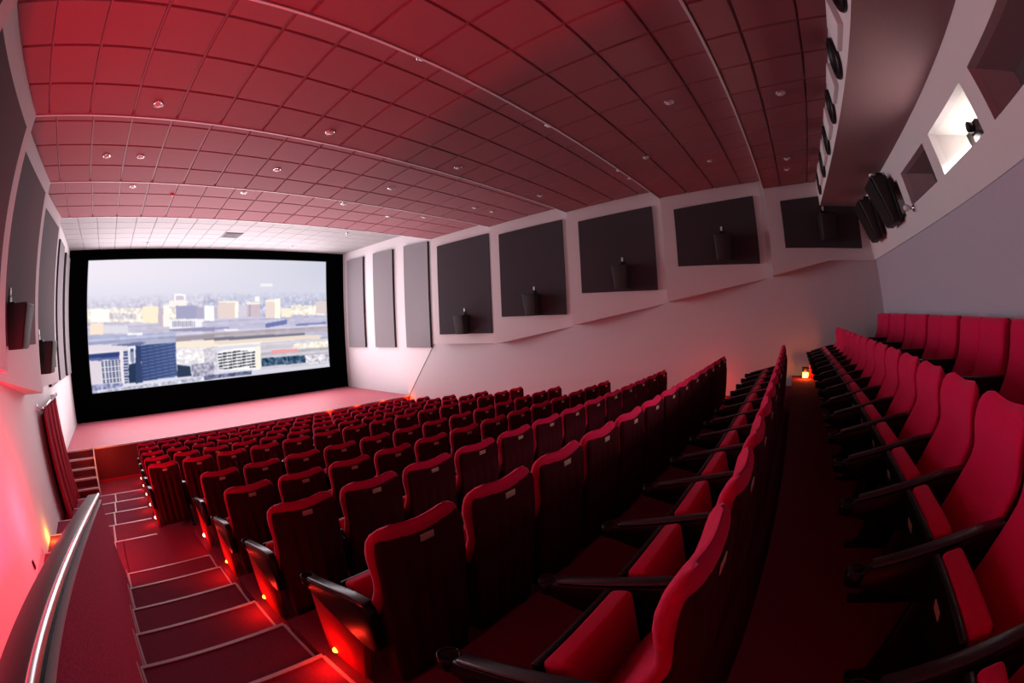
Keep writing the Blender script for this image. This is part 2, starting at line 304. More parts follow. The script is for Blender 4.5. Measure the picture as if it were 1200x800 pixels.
# back wall : lower lilac part, then a band that leans forward with the projection windows
yb = lambda x: YB - 0.018 * (WR - x)
m = MB()
yl = lambda x, z: -1.985 - .019 * (WR - x) + .115 * (z - 1.0)
zb_ = -1.35
m.hexa([(WL - 0.2, yl(WL, zb_) - 0.2, zb_), (WR + 0.2, yl(WR, zb_) - 0.2, zb_), (WR + 0.2, yl(WR, zb_), zb_), (WL - 0.2, yl(WL, zb_), zb_),
        (WL - 0.2, yl(WL, 1.02) - 0.2, 1.02), (WR + 0.2, yl(WR, 1.02) - 0.2, 1.02), (WR + 0.2, yl(WR, 1.02), 1.02), (WL - 0.2, yl(WL, 1.02), 1.02)])
structure('wall_back', m.mesh(M['wall_back']))
def yband(x, z): return -1.956 - 0.021 * (WR - x) + 0.22 * (z - 1.01)
ZW0, ZW1 = 1.335, 1.765
WINS = [(0.22, 1.45), (1.735, 2.965), (3.235, 4.465), (4.735, 5.925), (6.215, 7.42)]
m = MB()
def band(x0, x1, z0, z1):
    d = 0.12
    m.hexa([(x0, yband(x0, z0) - d, z0), (x1, yband(x1, z0) - d, z0), (x1, yband(x1, z0), z0), (x0, yband(x0, z0), z0),
            (x0, yband(x0, z1) - d, z1), (x1, yband(x1, z1) - d, z1), (x1, yband(x1, z1), z1), (x0, yband(x0, z1), z1)])
band(WL - 0.1, WR + 0.1, 1.0, ZW0); band(WL - 0.1, WR + 0.1, ZW1, 2.9)
px = WL - 0.1
for a, b in WINS + [(WR + 0.1, None)]:
    band(px, a, ZW0, ZW1); px = b
structure('wall_back_band', m.mesh(M['wall']))
# projection windows: splayed recesses, four closed by dark glass, one open to the lit booth
for i, (a, b) in enumerate(WINS):
    m = MB(); dp = 0.42; sx = 0.10
    f = [(a, yband(a, ZW0) - 0.1, ZW0), (b, yband(b, ZW0) - 0.1, ZW0), (b, yband(b, ZW1) - 0.1, ZW1), (a, yband(a, ZW1) - 0.1, ZW1)]
    g = [(a + sx, f[0][1] - dp, ZW0 + 0.02), (b - sx, f[1][1] - dp, ZW0 + 0.02), (b - sx, f[2][1] - dp, ZW1 - 0.02), (a + sx, f[3][1] - dp, ZW1 - 0.02)]
    m.add(f + g, [(0, 1, 5, 4), (1, 2, 6, 5), (2, 3, 7, 6), (3, 0, 4, 7)], 0)
    w = structure('window_%d' % (i + 1), m.mesh(M['reveal'] if i != 2 else M['booth']))  # lit window's reveal is near-white: its brightness is put into the colour
    if i != 2:
        m = MB(); m.add([(p[0], p[1] - 0.002, p[2]) for p in g], [(0, 1, 2, 3)]); structure('pane', m.mesh(M['glass_dark']), parent=w)
    else:
        m = MB(); y0 = g[0][1]
        m.add([(a - 0.1, y0 - 0.001, ZW0 - 0.5), (b + 0.1, y0 - 0.001, ZW0 - 0.5), (b + 0.1, y0 - 1.5, ZW0 - 0.5), (a - 0.1, y0 - 1.5, ZW0 - 0.5),
               (a - 0.1, y0 - 0.001, ZW1 + 0.7), (b + 0.1, y0 - 0.001, ZW1 + 0.7), (b + 0.1, y0 - 1.5, ZW1 + 0.7), (a - 0.1, y0 - 1.5, ZW1 + 0.7)],
              [(0, 1, 2, 3), (4, 5, 6, 7), (1, 2, 6, 5), (2, 3, 7, 6), (3, 0, 4, 7)])
        xa, xb, za_, zc = a + sx, b - sx, ZW0 + .02, ZW1 - .02
        for q in ((a - .1, b + .1, ZW0 - .5, za_), (a - .1, b + .1, zc, ZW1 + .7), (a - .1, xa, za_, zc), (xb, b + .1, za_, zc)):
            m.box(q[0], q[1], y0 - .03, y0 - .001, q[2], q[3])
        structure('wall_booth', m.mesh(M['booth']))
        m = MB(); m.tube([(a + 0.1, y0 - 0.9, ZW1 + 0.5), (b - 0.1, y0 - 0.9, ZW1 + 0.5)], 0.03)
        tag(put('booth_lamp', m.mesh(M['booth_lamp'])), 'fluorescent tube under the ceiling of the lit projection booth', 'lamp')
        light('AREA', ((a + b) / 2, y0 - 0.8, ZW1 + 0.45), 2400, (1, 0.95, 0.91), 1.0, (math.radians(-20), 0, 0), 0.8)
# soffit beam along the back
def ybf(x): return -0.80 - 0.019 * (9.2 - x)
m = MB()
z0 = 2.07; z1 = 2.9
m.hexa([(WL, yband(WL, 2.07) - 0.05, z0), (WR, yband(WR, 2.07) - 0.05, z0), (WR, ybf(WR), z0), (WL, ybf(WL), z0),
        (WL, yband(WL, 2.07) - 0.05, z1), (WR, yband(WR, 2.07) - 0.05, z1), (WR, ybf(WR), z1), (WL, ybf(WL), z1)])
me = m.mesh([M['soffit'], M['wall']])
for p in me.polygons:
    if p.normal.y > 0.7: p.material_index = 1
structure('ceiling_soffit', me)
# ---- ceiling : stepped sloping bays of lay-in tiles
X0 = -1.274
def bay(yf, zf, slope, yr, yref, mt, mats, fine=0.6, gap=0.0105):
    """front edge (yf,zf), rising towards the rear yr ; yref = one row line"""
    m = MB(); zz = lambda y: zf + (yf - y) * math.tan(slope)
    m.add([(WL - 0.05, yf, zz(yf) + 0.028), (WR + 0.05, yf, zz(yf) + 0.028), (WR + 0.05, yr, zz(yr) + 0.028), (WL - 0.05, yr, zz(yr) + 0.028),
           (WL - 0.05, yf, zz(yf) + 0.05), (WR + 0.05, yf, zz(yf) + 0.05), (WR + 0.05, yr, zz(yr) + 0.05), (WL - 0.05, yr, zz(yr) + 0.05)],
          [(0, 1, 2, 3), (7, 6, 5, 4), (0, 4, 5, 1), (1, 5, 6, 2), (2, 6, 7, 3), (3, 7, 4, 0)], 1)
    cs = math.cos(slope)
    ys = []
    n = int(math.floor((yref - yr) / (fine * cs)))
    y = yref - n * fine * cs
    while y < yf - 0.02:
        ys.append(y); y += fine * cs
    ys = [yr] + [q for q in ys if q > yr + 0.03] + [yf]
    xs = [WL] + [X0 + fine * k for k in range(-2, 30) if WL + 0.02 < X0 + fine * k < WR - 0.02] + [WR]
    for i in range(len(ys) - 1):
        for j in range(len(xs) - 1):
            xa, xb, ya, ybk = xs[j] + gap, xs[j + 1] - gap, ys[i] + gap, ys[i + 1] - gap
            if xb - xa < 0.02 or ybk - ya < 0.02: continue
            e = 0.008
            lo = [(xa + e, ya + e, zz(ya + e)), (xb - e, ya + e, zz(ya + e)), (xb - e, ybk - e, zz(ybk - e)), (xa + e, ybk - e, zz(ybk - e))]
            hi = [(xa, ya, zz(ya) + 0.029), (xb, ya, zz(ya) + 0.029), (xb, ybk, zz(ybk) + 0.029), (xa, ybk, zz(ybk) + 0.029)]
            m.add(lo + hi, [(0, 1, 2, 3), (0, 4, 5, 1), (1, 5, 6, 2), (2, 6, 7, 3), (3, 7, 4, 0)], 0)
    o = structure('ceiling', m.mesh(mats))
    return zz
BAY = []
YREF = [9.035, 6.806, 4.436, 2.074, 0.01]
for k in range(5):
    yr = YJ[k + 1] - 0.05 if k < 4 else -0.95
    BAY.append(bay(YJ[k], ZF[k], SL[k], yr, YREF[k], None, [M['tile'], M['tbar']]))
    top = 3.1
    m = MB(); m.box(WL, WR, YJ[k], YJ[k] + 0.028, ZF[k] - 0.008, ZF[k] + (0.42 if k == 0 else 0.36))
    structure('trim_%d' % (k + 1), m.mesh(M['lip']))
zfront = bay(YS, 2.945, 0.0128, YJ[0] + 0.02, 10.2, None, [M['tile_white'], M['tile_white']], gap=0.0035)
m = MB(); m.box(WL - 0.2, WR + 0.2, YB - 0.3, YS + 0.2, 3.4, 3.5)
structure('ceiling_slab', m.mesh(M['wall']))
def zceil(x, y):
    if y > YJ[0]: return zfront(y)
    for k in range(4):
        if y > YJ[k + 1]: return BAY[k](y)
    return BAY[4](y)
# ================================================================ SCREEN
def screen_image(Wd, Hd):
    rng = np.random.default_rng(3)
    img = np.zeros((Hd, Wd, 3))
    U, V = np.meshgrid((np.arange(Wd) + 0.5) / Wd, (np.arange(Hd) + 0.5) / Hd)
    a = np.array([236, 229, 240.]); b = np.array([206, 207, 222.]); c = np.array([214, 213, 230.])
    sky = a + (b - a) * np.clip(U * 1.1 - 0.05, 0, 1)[..., None] ** 1.6
    h = np.clip((V - 0.12) / 0.2, 0, 1)[..., None]
    img[:] = sky * (1 - h * 0.6) + c * h * 0.6
    n = rng.normal(size=(Hd // 4 + 2, Wd // 10 + 2))
    n = np.kron(n, np.ones((4, 10)))[:Hd, :Wd]
    speck = rng.random((Hd // 2 + 1, Wd // 3 + 1)); speck = np.kron(speck, np.ones((2, 3)))[:Hd, :Wd]
    speck_s = speck - .5
    for _ in range(2):
        for ax in (0, 1): speck_s = (np.roll(speck_s, 1, ax) + speck_s + np.roll(speck_s, -1, ax)) / 3
    speck_s = np.clip(speck_s * 3.2, -1, 1)
    rows = rng.normal(size=(Hd // 2 + 1, 1)); rows = np.kron(rows, np.ones((2, Wd)))[:Hd, :Wd]
    for pts, col, pat in SCREEN:
        P = np.array(pts); ins = np.zeros(U.shape, bool); n_ = len(P); j = n_ - 1
        for i in range(n_):
            xi, yi = P[i]; xj, yj = P[j]
            cr = ((yi > V) != (yj > V)) & (U < (xj - xi) * (V - yi) / ((yj - yi) if abs(yj - yi) > 1e-9 else 1e-9) + xi)
            ins ^= cr; j = i
        base = np.array(col, float) + np.zeros(U.shape + (3,))
        x0, y0 = P.min(0); x1, y1 = P.max(0)
        lu = (U - x0) / max(x1 - x0, 1e-6); lv = (V - y0) / max(y1 - y0, 1e-6)
        if pat == 'city':
            base += (speck_s[..., None] * 28) * np.array([1.0, 0.96, 0.85]) + n[..., None] * 6
            if y0 < 0.4:                              # distant haze melts into the sky
                t = np.clip((V - 0.27) / 0.14, 0, 1)[..., None]; base = img * (1 - t) + base * t
        elif pat == 'city2': base += (speck_s[..., None] * 46) + n[..., None] * 6
        elif pat == 'blur': base += rows[..., None] * 9 + n[..., None] * 4
        elif pat == 'grid': base = np.where(((lu * 6 % 1) < 0.34) | ((lv * 11 % 1) < 0.42), 1.0, 0.0)[..., None] * np.array([226, 220, 226.]) + np.where(((lu * 6 % 1) < 0.34) | ((lv * 11 % 1) < 0.42), 0.0, 1.0)[..., None] * base
        elif pat == 'grid2':
            g = (((lv * 11 % 1) < 0.4) | (np.abs(lu - 0.5) > 0.4))[..., None]; base = np.where(g, np.array([214, 210, 222.]), base)
        elif pat == 'win':
            g = ((lu * 12 % 1) < 0.3)[..., None]; base = np.where(g, np.array([236, 232, 238.]), base)
        elif pat == 'stripe':
            g = (((lv - 0.10 * (1 - lu) ** 1) * 11 % 1) < 0.36)[..., None]; base = np.where(g, np.array([92, 112, 170.]), base) + (lu[..., None] - 0.5) * 14
        elif pat == 'rows':
            g = ((((lv + 0.12 * lu) * 6.2 % 1) < 0.52) | ((lu * 8 % 1) < 0.10))[..., None]; base = np.where(g, np.array([250, 246, 244.]), base)
        img = np.where(ins[..., None], base, img)
    # soft edge of the projected frame
    e = np.clip(np.minimum(np.minimum(U, 1 - U) * 2.35 / 0.012, np.minimum(V, 1 - V) / 0.010), 0, 1)[..., None]
    img = np.clip(img, 0, 255) / 255.0
    k = np.array([0.25, 0.5, 0.25])
    for ax in (0, 1):
        img = (np.roll(img, 1, ax) + 2 * img + np.roll(img, -1, ax)) / 4
    lin = np.where(img <= 0.04045, img / 12.92, ((img + 0.055) / 1.055) ** 2.4)
    return lin * (0.35 + 0.65 * e)
SX0, SX1, SZ0, SZ1 = -1.082, 8.514, -1.483, 2.603
Wd, Hd = 460, 196
lin = screen_image(Wd, Hd)
vs = []; fs = []
xs = np.linspace(SX0, SX1, Wd); zs = np.linspace(SZ1, SZ0, Hd)
vs = [(x, 0, z) for z in zs for x in xs]
fs = [(i * Wd + j, (i + 1) * Wd + j, (i + 1) * Wd + j + 1, i * Wd + j + 1) for i in range(Hd - 1) for j in range(Wd - 1)]
me = bpy.data.meshes.new('projected_picture'); me.from_pydata(vs, [], fs)
ca = me.color_attributes.new('picture', 'FLOAT_COLOR', 'POINT')
ca.data.foreach_set('color', np.concatenate([lin, np.ones((Hd, Wd, 1))], 2).reshape(-1).astype(np.float32))
ms = bpy.data.materials.new('projected_picture'); nt, N, L, b = nodes(ms)
N.remove(b); em = N.new('ShaderNodeEmission'); at = N.new('ShaderNodeVertexColor'); at.layer_name = 'picture'
L.new(at.outputs['Color'], em.inputs['Color']); em.inputs['Strength'].default_value = SCREEN_STR
L.new(em.outputs['Emission'], N['Material Output'].inputs['Surface'])
me.materials.append(ms)
scr = thing('cinema_screen', 'wide cinema screen showing a hazy city and runway view, above the stage', 'screen', ((SX0 + SX1) / 2, YS - 0.02, SZ0))
o = put('picture', me, (-(SX0 + SX1) / 2, -0.03, -SZ0), scr)
m = MB()
cx = (SX0 + SX1) / 2; hw = (SX1 - SX0) / 2; hh = SZ1 - SZ0
for a in [(-hw - 0.12, hw + 0.12, hh, hh + 0.12), (-hw - 0.12, hw + 0.12, -0.12, 0), (-hw - 0.12, -hw, 0, hh), (hw, hw + 0.12, 0, hh)]:
    m.box(a[0], a[1], -0.06, 0.0, a[2], a[3])
put('masking_frame', m.mesh(M['black']), parent=scr)
# ================================================================ SEATS
SZ = 1.05
prof = [(.948, .020, .000, .150), (.940, .042, -.018, .195), (.922, .056, -.026, .226), (.90, .066, -.028, .240), (.857, .074, -.022, .246), (.82, .072, -.018, .247),
        (.79, .064, -.020, .247), (.755, .054, -.026, .247), (.72, .050, -.030, .247), (.685, .060, -.026, .247), (.64, .084, -.010, .247), (.58, .118, .020, .247), (.514, .150, .050, .246), (.45, .182, .085, .245), (.39, .214, .12, .242), (.345, .235, .165, .225)]
def ring_loft(prof, n, wing, expo=3.2, flute=0, crest=0.0):
    v = []; f = []
    for z, yf, yb, w in prof:
        cy = (yf + yb) / 2; hy = (yf - yb) / 2
        g = min(1, max(0.25, (z - .40) / .25))
        for k in range(n):
            a = 2 * math.pi * k / n
            ca_, sa = math.cos(a), math.sin(a)
            x = w * math.copysign(abs(ca_) ** (2 / expo), ca_)
            y = cy + hy * math.copysign(abs(sa) ** (2 / expo), sa)
            t = abs(x) / .255
            y += -wing * (1 - t * t) * g * (1 if sa > 0 else .25)
            if flute and sa < 0 and abs(x) < w * 0.86:
                fz = min(1, max(0, (z - .12) / .08)) * min(1, max(0, (.80 - z) / .08))
                y -= flute * fz * (0.5 - 0.5 * math.cos(2 * math.pi * (x / (w * 0.86) * 2.0 + .5)))
            zz = z
            if crest and z > .88: zz = z - crest * max(0, 1 - (x / .13) ** 2)
            v.append((x, y, zz * SZ))
    R_ = len(prof)
    for i in range(R_ - 1):
        for k in range(n): f.append((i * n + k, i * n + (k + 1) % n, (i + 1) * n + (k + 1) % n, (i + 1) * n + k))
    f.append(tuple(range(n))); f.append(tuple(range((R_ - 1) * n, R_ * n)))
    return v, f
v, f = ring_loft(prof, 32, .035, crest=.012)
ME = {}
ME['backrest'] = mesh_from(v, f, M['velvet'], smooth=True)
sp = [(.915, .03, .012, .205), (.905, .05, -.012, .226), (.87, .075, -.020, .236), (.80, .08, -.022, .238), (.70, .08, -.020, .238), (.60, .085, -.018, .238), (.50, .12, -.015, .237),
      (.40, .17, -.012, .236), (.28, .20, -.006, .234), (.18, .17, .004, .230), (.13, .13, .018, .222), (.11, .10, .04, .20)]
def rounded_ring(w, y0, y1, r, n):
    r = min(r, (y1 - y0) * .49, w * .9); P = []
    segs = [((-w + r, y0), (w - r, y0)), ('a', (w - r, y0 + r), -90), ((w, y0 + r), (w, y1 - r)), ('a', (w - r, y1 - r), 0), ((w - r, y1), (-w + r, y1)), ('a', (-w + r, y1 - r), 90), ((-w, y1 - r), (-w, y0 + r)), ('a', (-w + r, y0 + r), 180)]
    cnt = [44, 4, 3, 4, 8, 4, 3, 4]
    for sg, c in zip(segs, cnt):
        for k in range(c):
            t = k / c
            if sg[0] == 'a':
                a = math.radians(sg[2] + 90 * t); P.append((sg[1][0] + r * math.cos(a), sg[1][1] + r * math.sin(a), 0))
            else:
                P.append((sg[0][0] * (1 - t) + sg[1][0] * t, sg[0][1] * (1 - t) + sg[1][1] * t, 1 if (sg[0][1] == y0 and sg[1][1] == y0) else 0))
    return P
sp = [(.905, -.008, -.020, .212), (.898, -.006, -.034, .226), (.87, -.004, -.040, .234), (.80, -.005, -.042, .236), (.70, -.010, -.042, .236), (.62, .01, -.040, .236), (.50, .08, -.036, .235),
      (.40, .14, -.032, .234), (.28, .18, -.024, .232), (.18, .15, -.012, .228), (.13, .11, .004, .220), (.11, .09, .03, .20)]
v = []; f = []; st = []
for i in range(len(sp) - 1):
    nn = max(1, int(round((sp[i][0] - sp[i + 1][0]) / .035)))
    for k in range(nn): st.append(tuple(sp[i][j] * (1 - k / nn) + sp[i + 1][j] * k / nn for j in range(4)))
st.append(sp[-1])
for z, y1, y0, w in st:
    ring = rounded_ring(w, y0, y1, .03, 0)
    fz = min(1, max(0, (z - .13) / .07)) * min(1, max(0, (.83 - z) / .10))
    for x, y, rear in ring:
        if rear and abs(x) < .185:
            y -= .022 * fz * (0.5 - 0.5 * math.cos(2 * math.pi * (x / .185 * 2.0))) ** 0.7
        v.append((x, y, z * SZ))
n = len(ring)
for i in range(len(st) - 1):
    for k in range(n): f.append((i * n + k, i * n + (k + 1) % n, (i + 1) * n + (k + 1) % n, (i + 1) * n + k))
f.append(tuple(range(n))); f.append(tuple(range((len(st) - 1) * n, len(st) * n)))
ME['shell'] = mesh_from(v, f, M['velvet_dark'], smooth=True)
# folded seat cushion and its pan: slab leaning forward
def slab(y0, z0, y1, z1, th, hw_, mt, bev):
    d = np.array([y1 - y0, z1 - z0]); d /= np.linalg.norm(d); nrm = np.array([-d[1], d[0]])
    p = [(y0, z0), (y1, z1), (y1 + nrm[0] * th, z1 + nrm[1] * th), (y0 + nrm[0] * th, z0 + nrm[1] * th)]
    m = MB(); m.prism(p, 'x', -hw_, hw_); return m.mesh(mt, bevel=bev, seg=3)
ME['cushion'] = slab(.27, .30, .345, .60, .085, .215, M['velvet'], .022)
ME['pan'] = slab(.295, .285, .372, .585, .028, .222, M['plastic'], .008)
m = MB(); m.prism([(.378, .515), (.386, .545), (.383, .546), (.375, .516)], 'x', -.036, .036); ME['pan_plate'] = m.mesh(M['plate'])
# arm: deep black side with pad and cup ring
ARM = [(.02, .42), (.06, .36), (.16, .36), (.56, .435), (.63, .45), (.64, .48), (.60, .515), (.16, .625), (.05, .64), (.02, .61)]
m = MB(); m.prism(ARM, 'x', -.026, .026); ME['arm'] = m.mesh(M['plastic'], bevel=.010)
m = MB(); m.prism([(.05, .637), (.16, .623), (.585, .518), (.585, .536), (.17, .645), (.05, .659)], 'x', -.0275, .0275); ME['armpad'] = m.mesh(M['armtop'], bevel=.009)
m = MB(); prf = [(.022, -.03), (.034, -.03), (.038, .0), (.038, .022), (.031, .024), (.028, .0)]
m.lathe(prf, (0, .635, .485), 18); ME['cup'] = m.mesh(M['plastic'], smooth=True)
m = MB(); ring = []
for k in range(25): ring.append((.036 * math.cos(2 * math.pi * k / 24), .635 + .036 * math.sin(2 * math.pi * k / 24), .511))
m.tube(ring, .0035, 6); ME['cup_rim'] = m.mesh(M['vent'], smooth=True)
m = MB(); m.prism([(.12, .0), (.46, .0), (.42, .05), (.36, .385), (.18, .37), (.16, .05)], 'x', -.018, .018); m.box(-.03, .03, .08, .50, 0, .022); ME['leg'] = m.mesh(M['plastic'], bevel=.005)
m = MB(); m.prism([(.25, .02), (.15, .35), (.60, .44), (.59, .02)], 'x', -.022, .022); ME['end_panel'] = m.mesh(M['panel_red'], bevel=.008)
m = MB(); m.lathe([(.003, .022), (.012, .018), (.018, .008), (.019, .0)], (0, 0, 0), 14, 'x'); ME['aisle_lamp'] = m.mesh(M['lamp_green'], smooth=True); 
m = MB(); m.lathe([(.004, .026), (.016, .022), (.024, .010), (.026, .0)], (0, 0, 0), 14, 'x'); ME['aisle_lamp2'] = m.mesh(M['lamp_pale'], smooth=True)
m = MB(); m.box(-.037, .037, -.0045, .0, -.016, .016); ME['plate'] = m.mesh(M['plate'], bevel=.002)
def seat(x, y, z, label, group, left_end=False, right_end=False, lamp=None, arm_right=False):
    t = thing('cinema_chair', label, 'seat', (x, y, z), 0, group)
    put('backrest', ME['backrest'], parent=t)
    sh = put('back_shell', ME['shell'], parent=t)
    put('number_plate', ME['plate'], (.012, -.043, .905), sh)
    c = put('seat_cushion', ME['cushion'], parent=t)
    p = put('seat_pan', ME['pan'], parent=t)
    put('number_plate', ME['pan_plate'], parent=p)
    for s in ([-1, 1] if (right_end or arm_right) else [-1]):
        a = put('armrest', ME['arm'], (s * .275, 0, 0), t)
        put('arm_pad', ME['armpad'], parent=a)
        cup = put('cup_holder', ME['cup'], parent=a)
        put('cup_rim', ME['cup_rim'], parent=a)
        if (s < 0 and left_end) or (s > 0 and right_end):
            e = put('end_panel', ME['end_panel'], (s * .275, 0, 0), t)
            if lamp: put('aisle_lamp', ME[lamp], (s * .024, .50, .075), e).rotation_euler = (0, 0, math.pi if s < 0 else 0)
        else:
            put('leg', ME['leg'], (s * .275, 0, 0), t)
    return t
PITCH = .55; X_A = 1.02
def nth(i, n, row):
    if i == 0: return 'red cinema seat at the left aisle end of the %s' % row
    if i == n - 1: return 'red cinema seat at the right wall end of the %s' % row
    return 'red cinema seat, %s from the left aisle in the %s' % (ORD[i], row)
ROWS = [('j', 10.40, 'front row by the stage', -1, 14), ('i', 9.335, 'second row from the stage', -1, 14), ('h', 8.28, 'third row from the stage', -1, 14),
        ('g', 7.13, 'fourth row from the stage', -1, 14), ('f', 6.045, 'fifth row from the stage', -1, 14),
        ('d', 4.667, 'sixth row from the stage', 0, 13), ('c', 3.546, 'seventh row from the stage', 0, 13), ('b', 2.379, 'eighth row from the stage', 0, 13),
        ('a', 1.240, 'ninth row from the stage', 0, 13)]
for key, y, row, i0, i1 in ROWS:
    n = i1 - i0
    for k in range(n):
        i = i0 + k
        seat(X_A + PITCH * i, y + .045, FLOORS[key], nth(k, n, row), 'seats in the ' + row, k == 0, k == n - 1,
             ('aisle_lamp' if key in 'abc' else 'aisle_lamp2') if k == 0 else None)
XF = 0.95
for k in range(12):
    seat(XF + PITCH * k, 0.162, F1, nth(k, 12, 'row in front of the walkway'), 'seats in the row in front of the walkway', False, k == 11)
for k in range(16):
    seat(0.46 + PITCH * k, -0.955, B1, nth(k, 16, 'row behind the walkway'), 'seats in the row behind the walkway', k == 0, k == 15, 'aisle_lamp2' if k == 0 else None)
# wide double seats of the last row
LW = .50
lp = [(.955, .05, .02, 1.0), (.945, .085, -.02, 1.02), (.91, .11, -.04, 1.03), (.82, .115, -.045, 1.03), (.70, .12, -.04, 1.03), (.60, .14, -.03, 1.03), (.50, .19, -.01, 1.03), (.40, .24, .02, 1.03), (.33, .25, .05, 1.0)]
v = []; f = []
n = 32
for z, yf, yb_, w in lp:
    for k in range(n):
        a = 2 * math.pi * k / n
        x = .26 * w * math.copysign(abs(math.cos(a)) ** .35, math.cos(a)); y = (yf + yb_) / 2 + (yf - yb_) / 2 * math.copysign(abs(math.sin(a)) ** .45, math.sin(a))
        v.append((x, y, z))
for i in range(len(lp) - 1):
    for k in range(n): f.append((i * n + k, i * n + (k + 1) % n, (i + 1) * n + (k + 1) % n, (i + 1) * n + k))
f.append(tuple(range(n))); f.append(tuple(range((len(lp) - 1) * n, len(lp) * n)))
ME['half'] = mesh_from(v, f, M['velvet'], smooth=True)
m = MB(); m.box(-.53, .53, .20, .66, .28, .44); ME['wide_cushion'] = m.mesh(M['velvet'], bevel=.04, seg=3)
m = MB(); m.box(-.53, .53, .18, .62, .0, .27); ME['wide_base'] = m.mesh(M['plastic'], bevel=.01)
m = MB(); m.box(-.035, .035, -.06, .62, 0, .56); ME['wide_arm'] = m.mesh(M['plastic'], bevel=.012)
m = MB(); m.box(-.53, .53, -.075, -.04, .08, .93); ME['wide_shell'] = m.mesh(M['velvet_dark'], bevel=.01)
NB = 7
for k in range(NB):
    x = 8.43 - 1.18 * k
    lab = ['at the right wall end', 'second from the right wall', 'third from the right wall', 'fourth from the right wall', 'fifth from the right wall', 'sixth from the right wall', 'seventh from the right wall'][k]
    t = thing('double_chair', 'wide red double seat, %s, against the back wall' % lab, 'seat', (x, -1.955, B2), 0, 'double seats along the back wall')
    for s in (-1, 1): put('backrest', ME['half'], (s * .262, 0, 0), t)
    put('back_shell', ME['wide_shell'], parent=t); put('seat_cushion', ME['wide_cushion'], parent=t); put('seat_base', ME['wide_base'], parent=t)
    put('armrest', ME['wide_arm'], (-.588, 0, 0), t)
# ================================================================ WALL PANELS
def wedge_x(s, k, y):
    X, W = (XR, WR) if s > 0 else (XL, WL)
    y0 = YJ[k]; y1 = YJ[k + 1] if k < 4 else YB
    return X + (W - X) * (y0 - y) / (y0 - y1)
def panel_mesh(p, q, zt0, zt1, zb0, zb1, th, s, face='panel'):
    # p,q : (x,y) front and rear ends on the wall ; outward normal into the room
    d = np.array([q[0] - p[0], q[1] - p[1]]); d /= np.linalg.norm(d); nr = np.array([-d[1], d[0]])
    if nr[0] * s > 0: nr = -nr
    a = [(p[0], p[1]), (q[0], q[1])]; c = [(p[0] + nr[0] * th, p[1] + nr[1] * th), (q[0] + nr[0] * th, q[1] + nr[1] * th)]
    m = MB()
    V = [(*a[0], zb0), (*a[1], zb1), (*a[1], zt1), (*a[0], zt0), (*c[0], zb0), (*c[1], zb1), (*c[1], zt1), (*c[0], zt0)]
    m.add(V, [(4, 5, 6, 7)], 0)
    m.add(V, [(0, 1, 2, 3), (0, 4, 5, 1), (1, 5, 6, 2), (2, 6, 7, 3), (3, 7, 4, 0)], 1)
    return m.mesh([M[face], M['panel_edge']])
PAN = [(9.40, 7.66, 2.255, 2.40, -.345, -.345), (7.075, 5.325, 2.235, 2.402, .08, .07), (4.73, 2.99, 2.214, 2.402, .54, .53), (2.41, .66, 2.195, 2.40, .985, .98), (.066, -1.70, 2.18, 2.36, 1.238, 1.225)]
PN = ['fourth from the screen', 'fifth from the screen', 'sixth from the screen', 'seventh from the screen', 'rearmost, half hidden by the soffit']
FP = [(14.93, 13.78, 2.615, 2.60, -.77), (13.11, 11.95, 2.62, 2.59, -.76), (11.32, 10.14, 2.596, 2.56, -.76)]
def cut_panel(s):
    k = 4; out = [(.066, 1.238), (.066, 2.18), (-.785, 2.268), (-.785, 2.066), (-1.66, 2.066), (-1.66, 1.226)]
    d = np.array([wedge_x(s, k, -1.0) - wedge_x(s, k, 0.0), -1.0]); d /= np.linalg.norm(d); nr = np.array([-d[1], d[0]])
    if nr[0] * s > 0: nr = -nr
    A = [(wedge_x(s, k, y), y, z) for y, z in out]; B = [(a[0] + nr[0] * .045, a[1] + nr[1] * .045, a[2]) for a in A]; n = len(A)
    m = MB(); m.add(A + B, [tuple(range(n, 2 * n))], 0); m.add(A + B, [tuple(range(n))] + [(i, (i + 1) % n, n + (i + 1) % n, n + i) for i in range(n)], 1)
    return m.mesh([M['panel'], M['panel_edge']])
for s, side in ((1, 'right'), (-1, 'left')):
    for k, (ya, ybk, za, zb_, ba, bb) in enumerate(PAN):
        if k == 4:
            tag(put('acoustic_panel', cut_panel(s)), 'dark acoustic panel on the %s wall, %s' % (side, PN[k]), 'panel', 'square acoustic panels on the %s wall' % side)
            continue
        p = (wedge_x(s, k, ya), ya); q = (wedge_x(s, k, ybk), ybk)
        tag(put('acoustic_panel', panel_mesh(p, q, za, zb_, ba, bb, .045, s)), 'square dark acoustic panel on the %s wall, %s' % (side, PN[k]), 'panel', 'square acoustic panels on the %s wall' % side)
    W = (WR - .004) if s > 0 else WL
    for k, (ya, ybk, za, zb_, ba) in enumerate(FP):
        tag(put('acoustic_panel', panel_mesh((W, ya), (W, ybk), za, zb_, ba, ba, .085, s, 'panel_pale')), 'tall narrow grey acoustic panel on the %s wall, %s beside the stage' % (side, ['nearest the screen', 'the middle one', 'farthest from the screen'][k]), 'panel', 'narrow acoustic panels on the %s wall' % side)
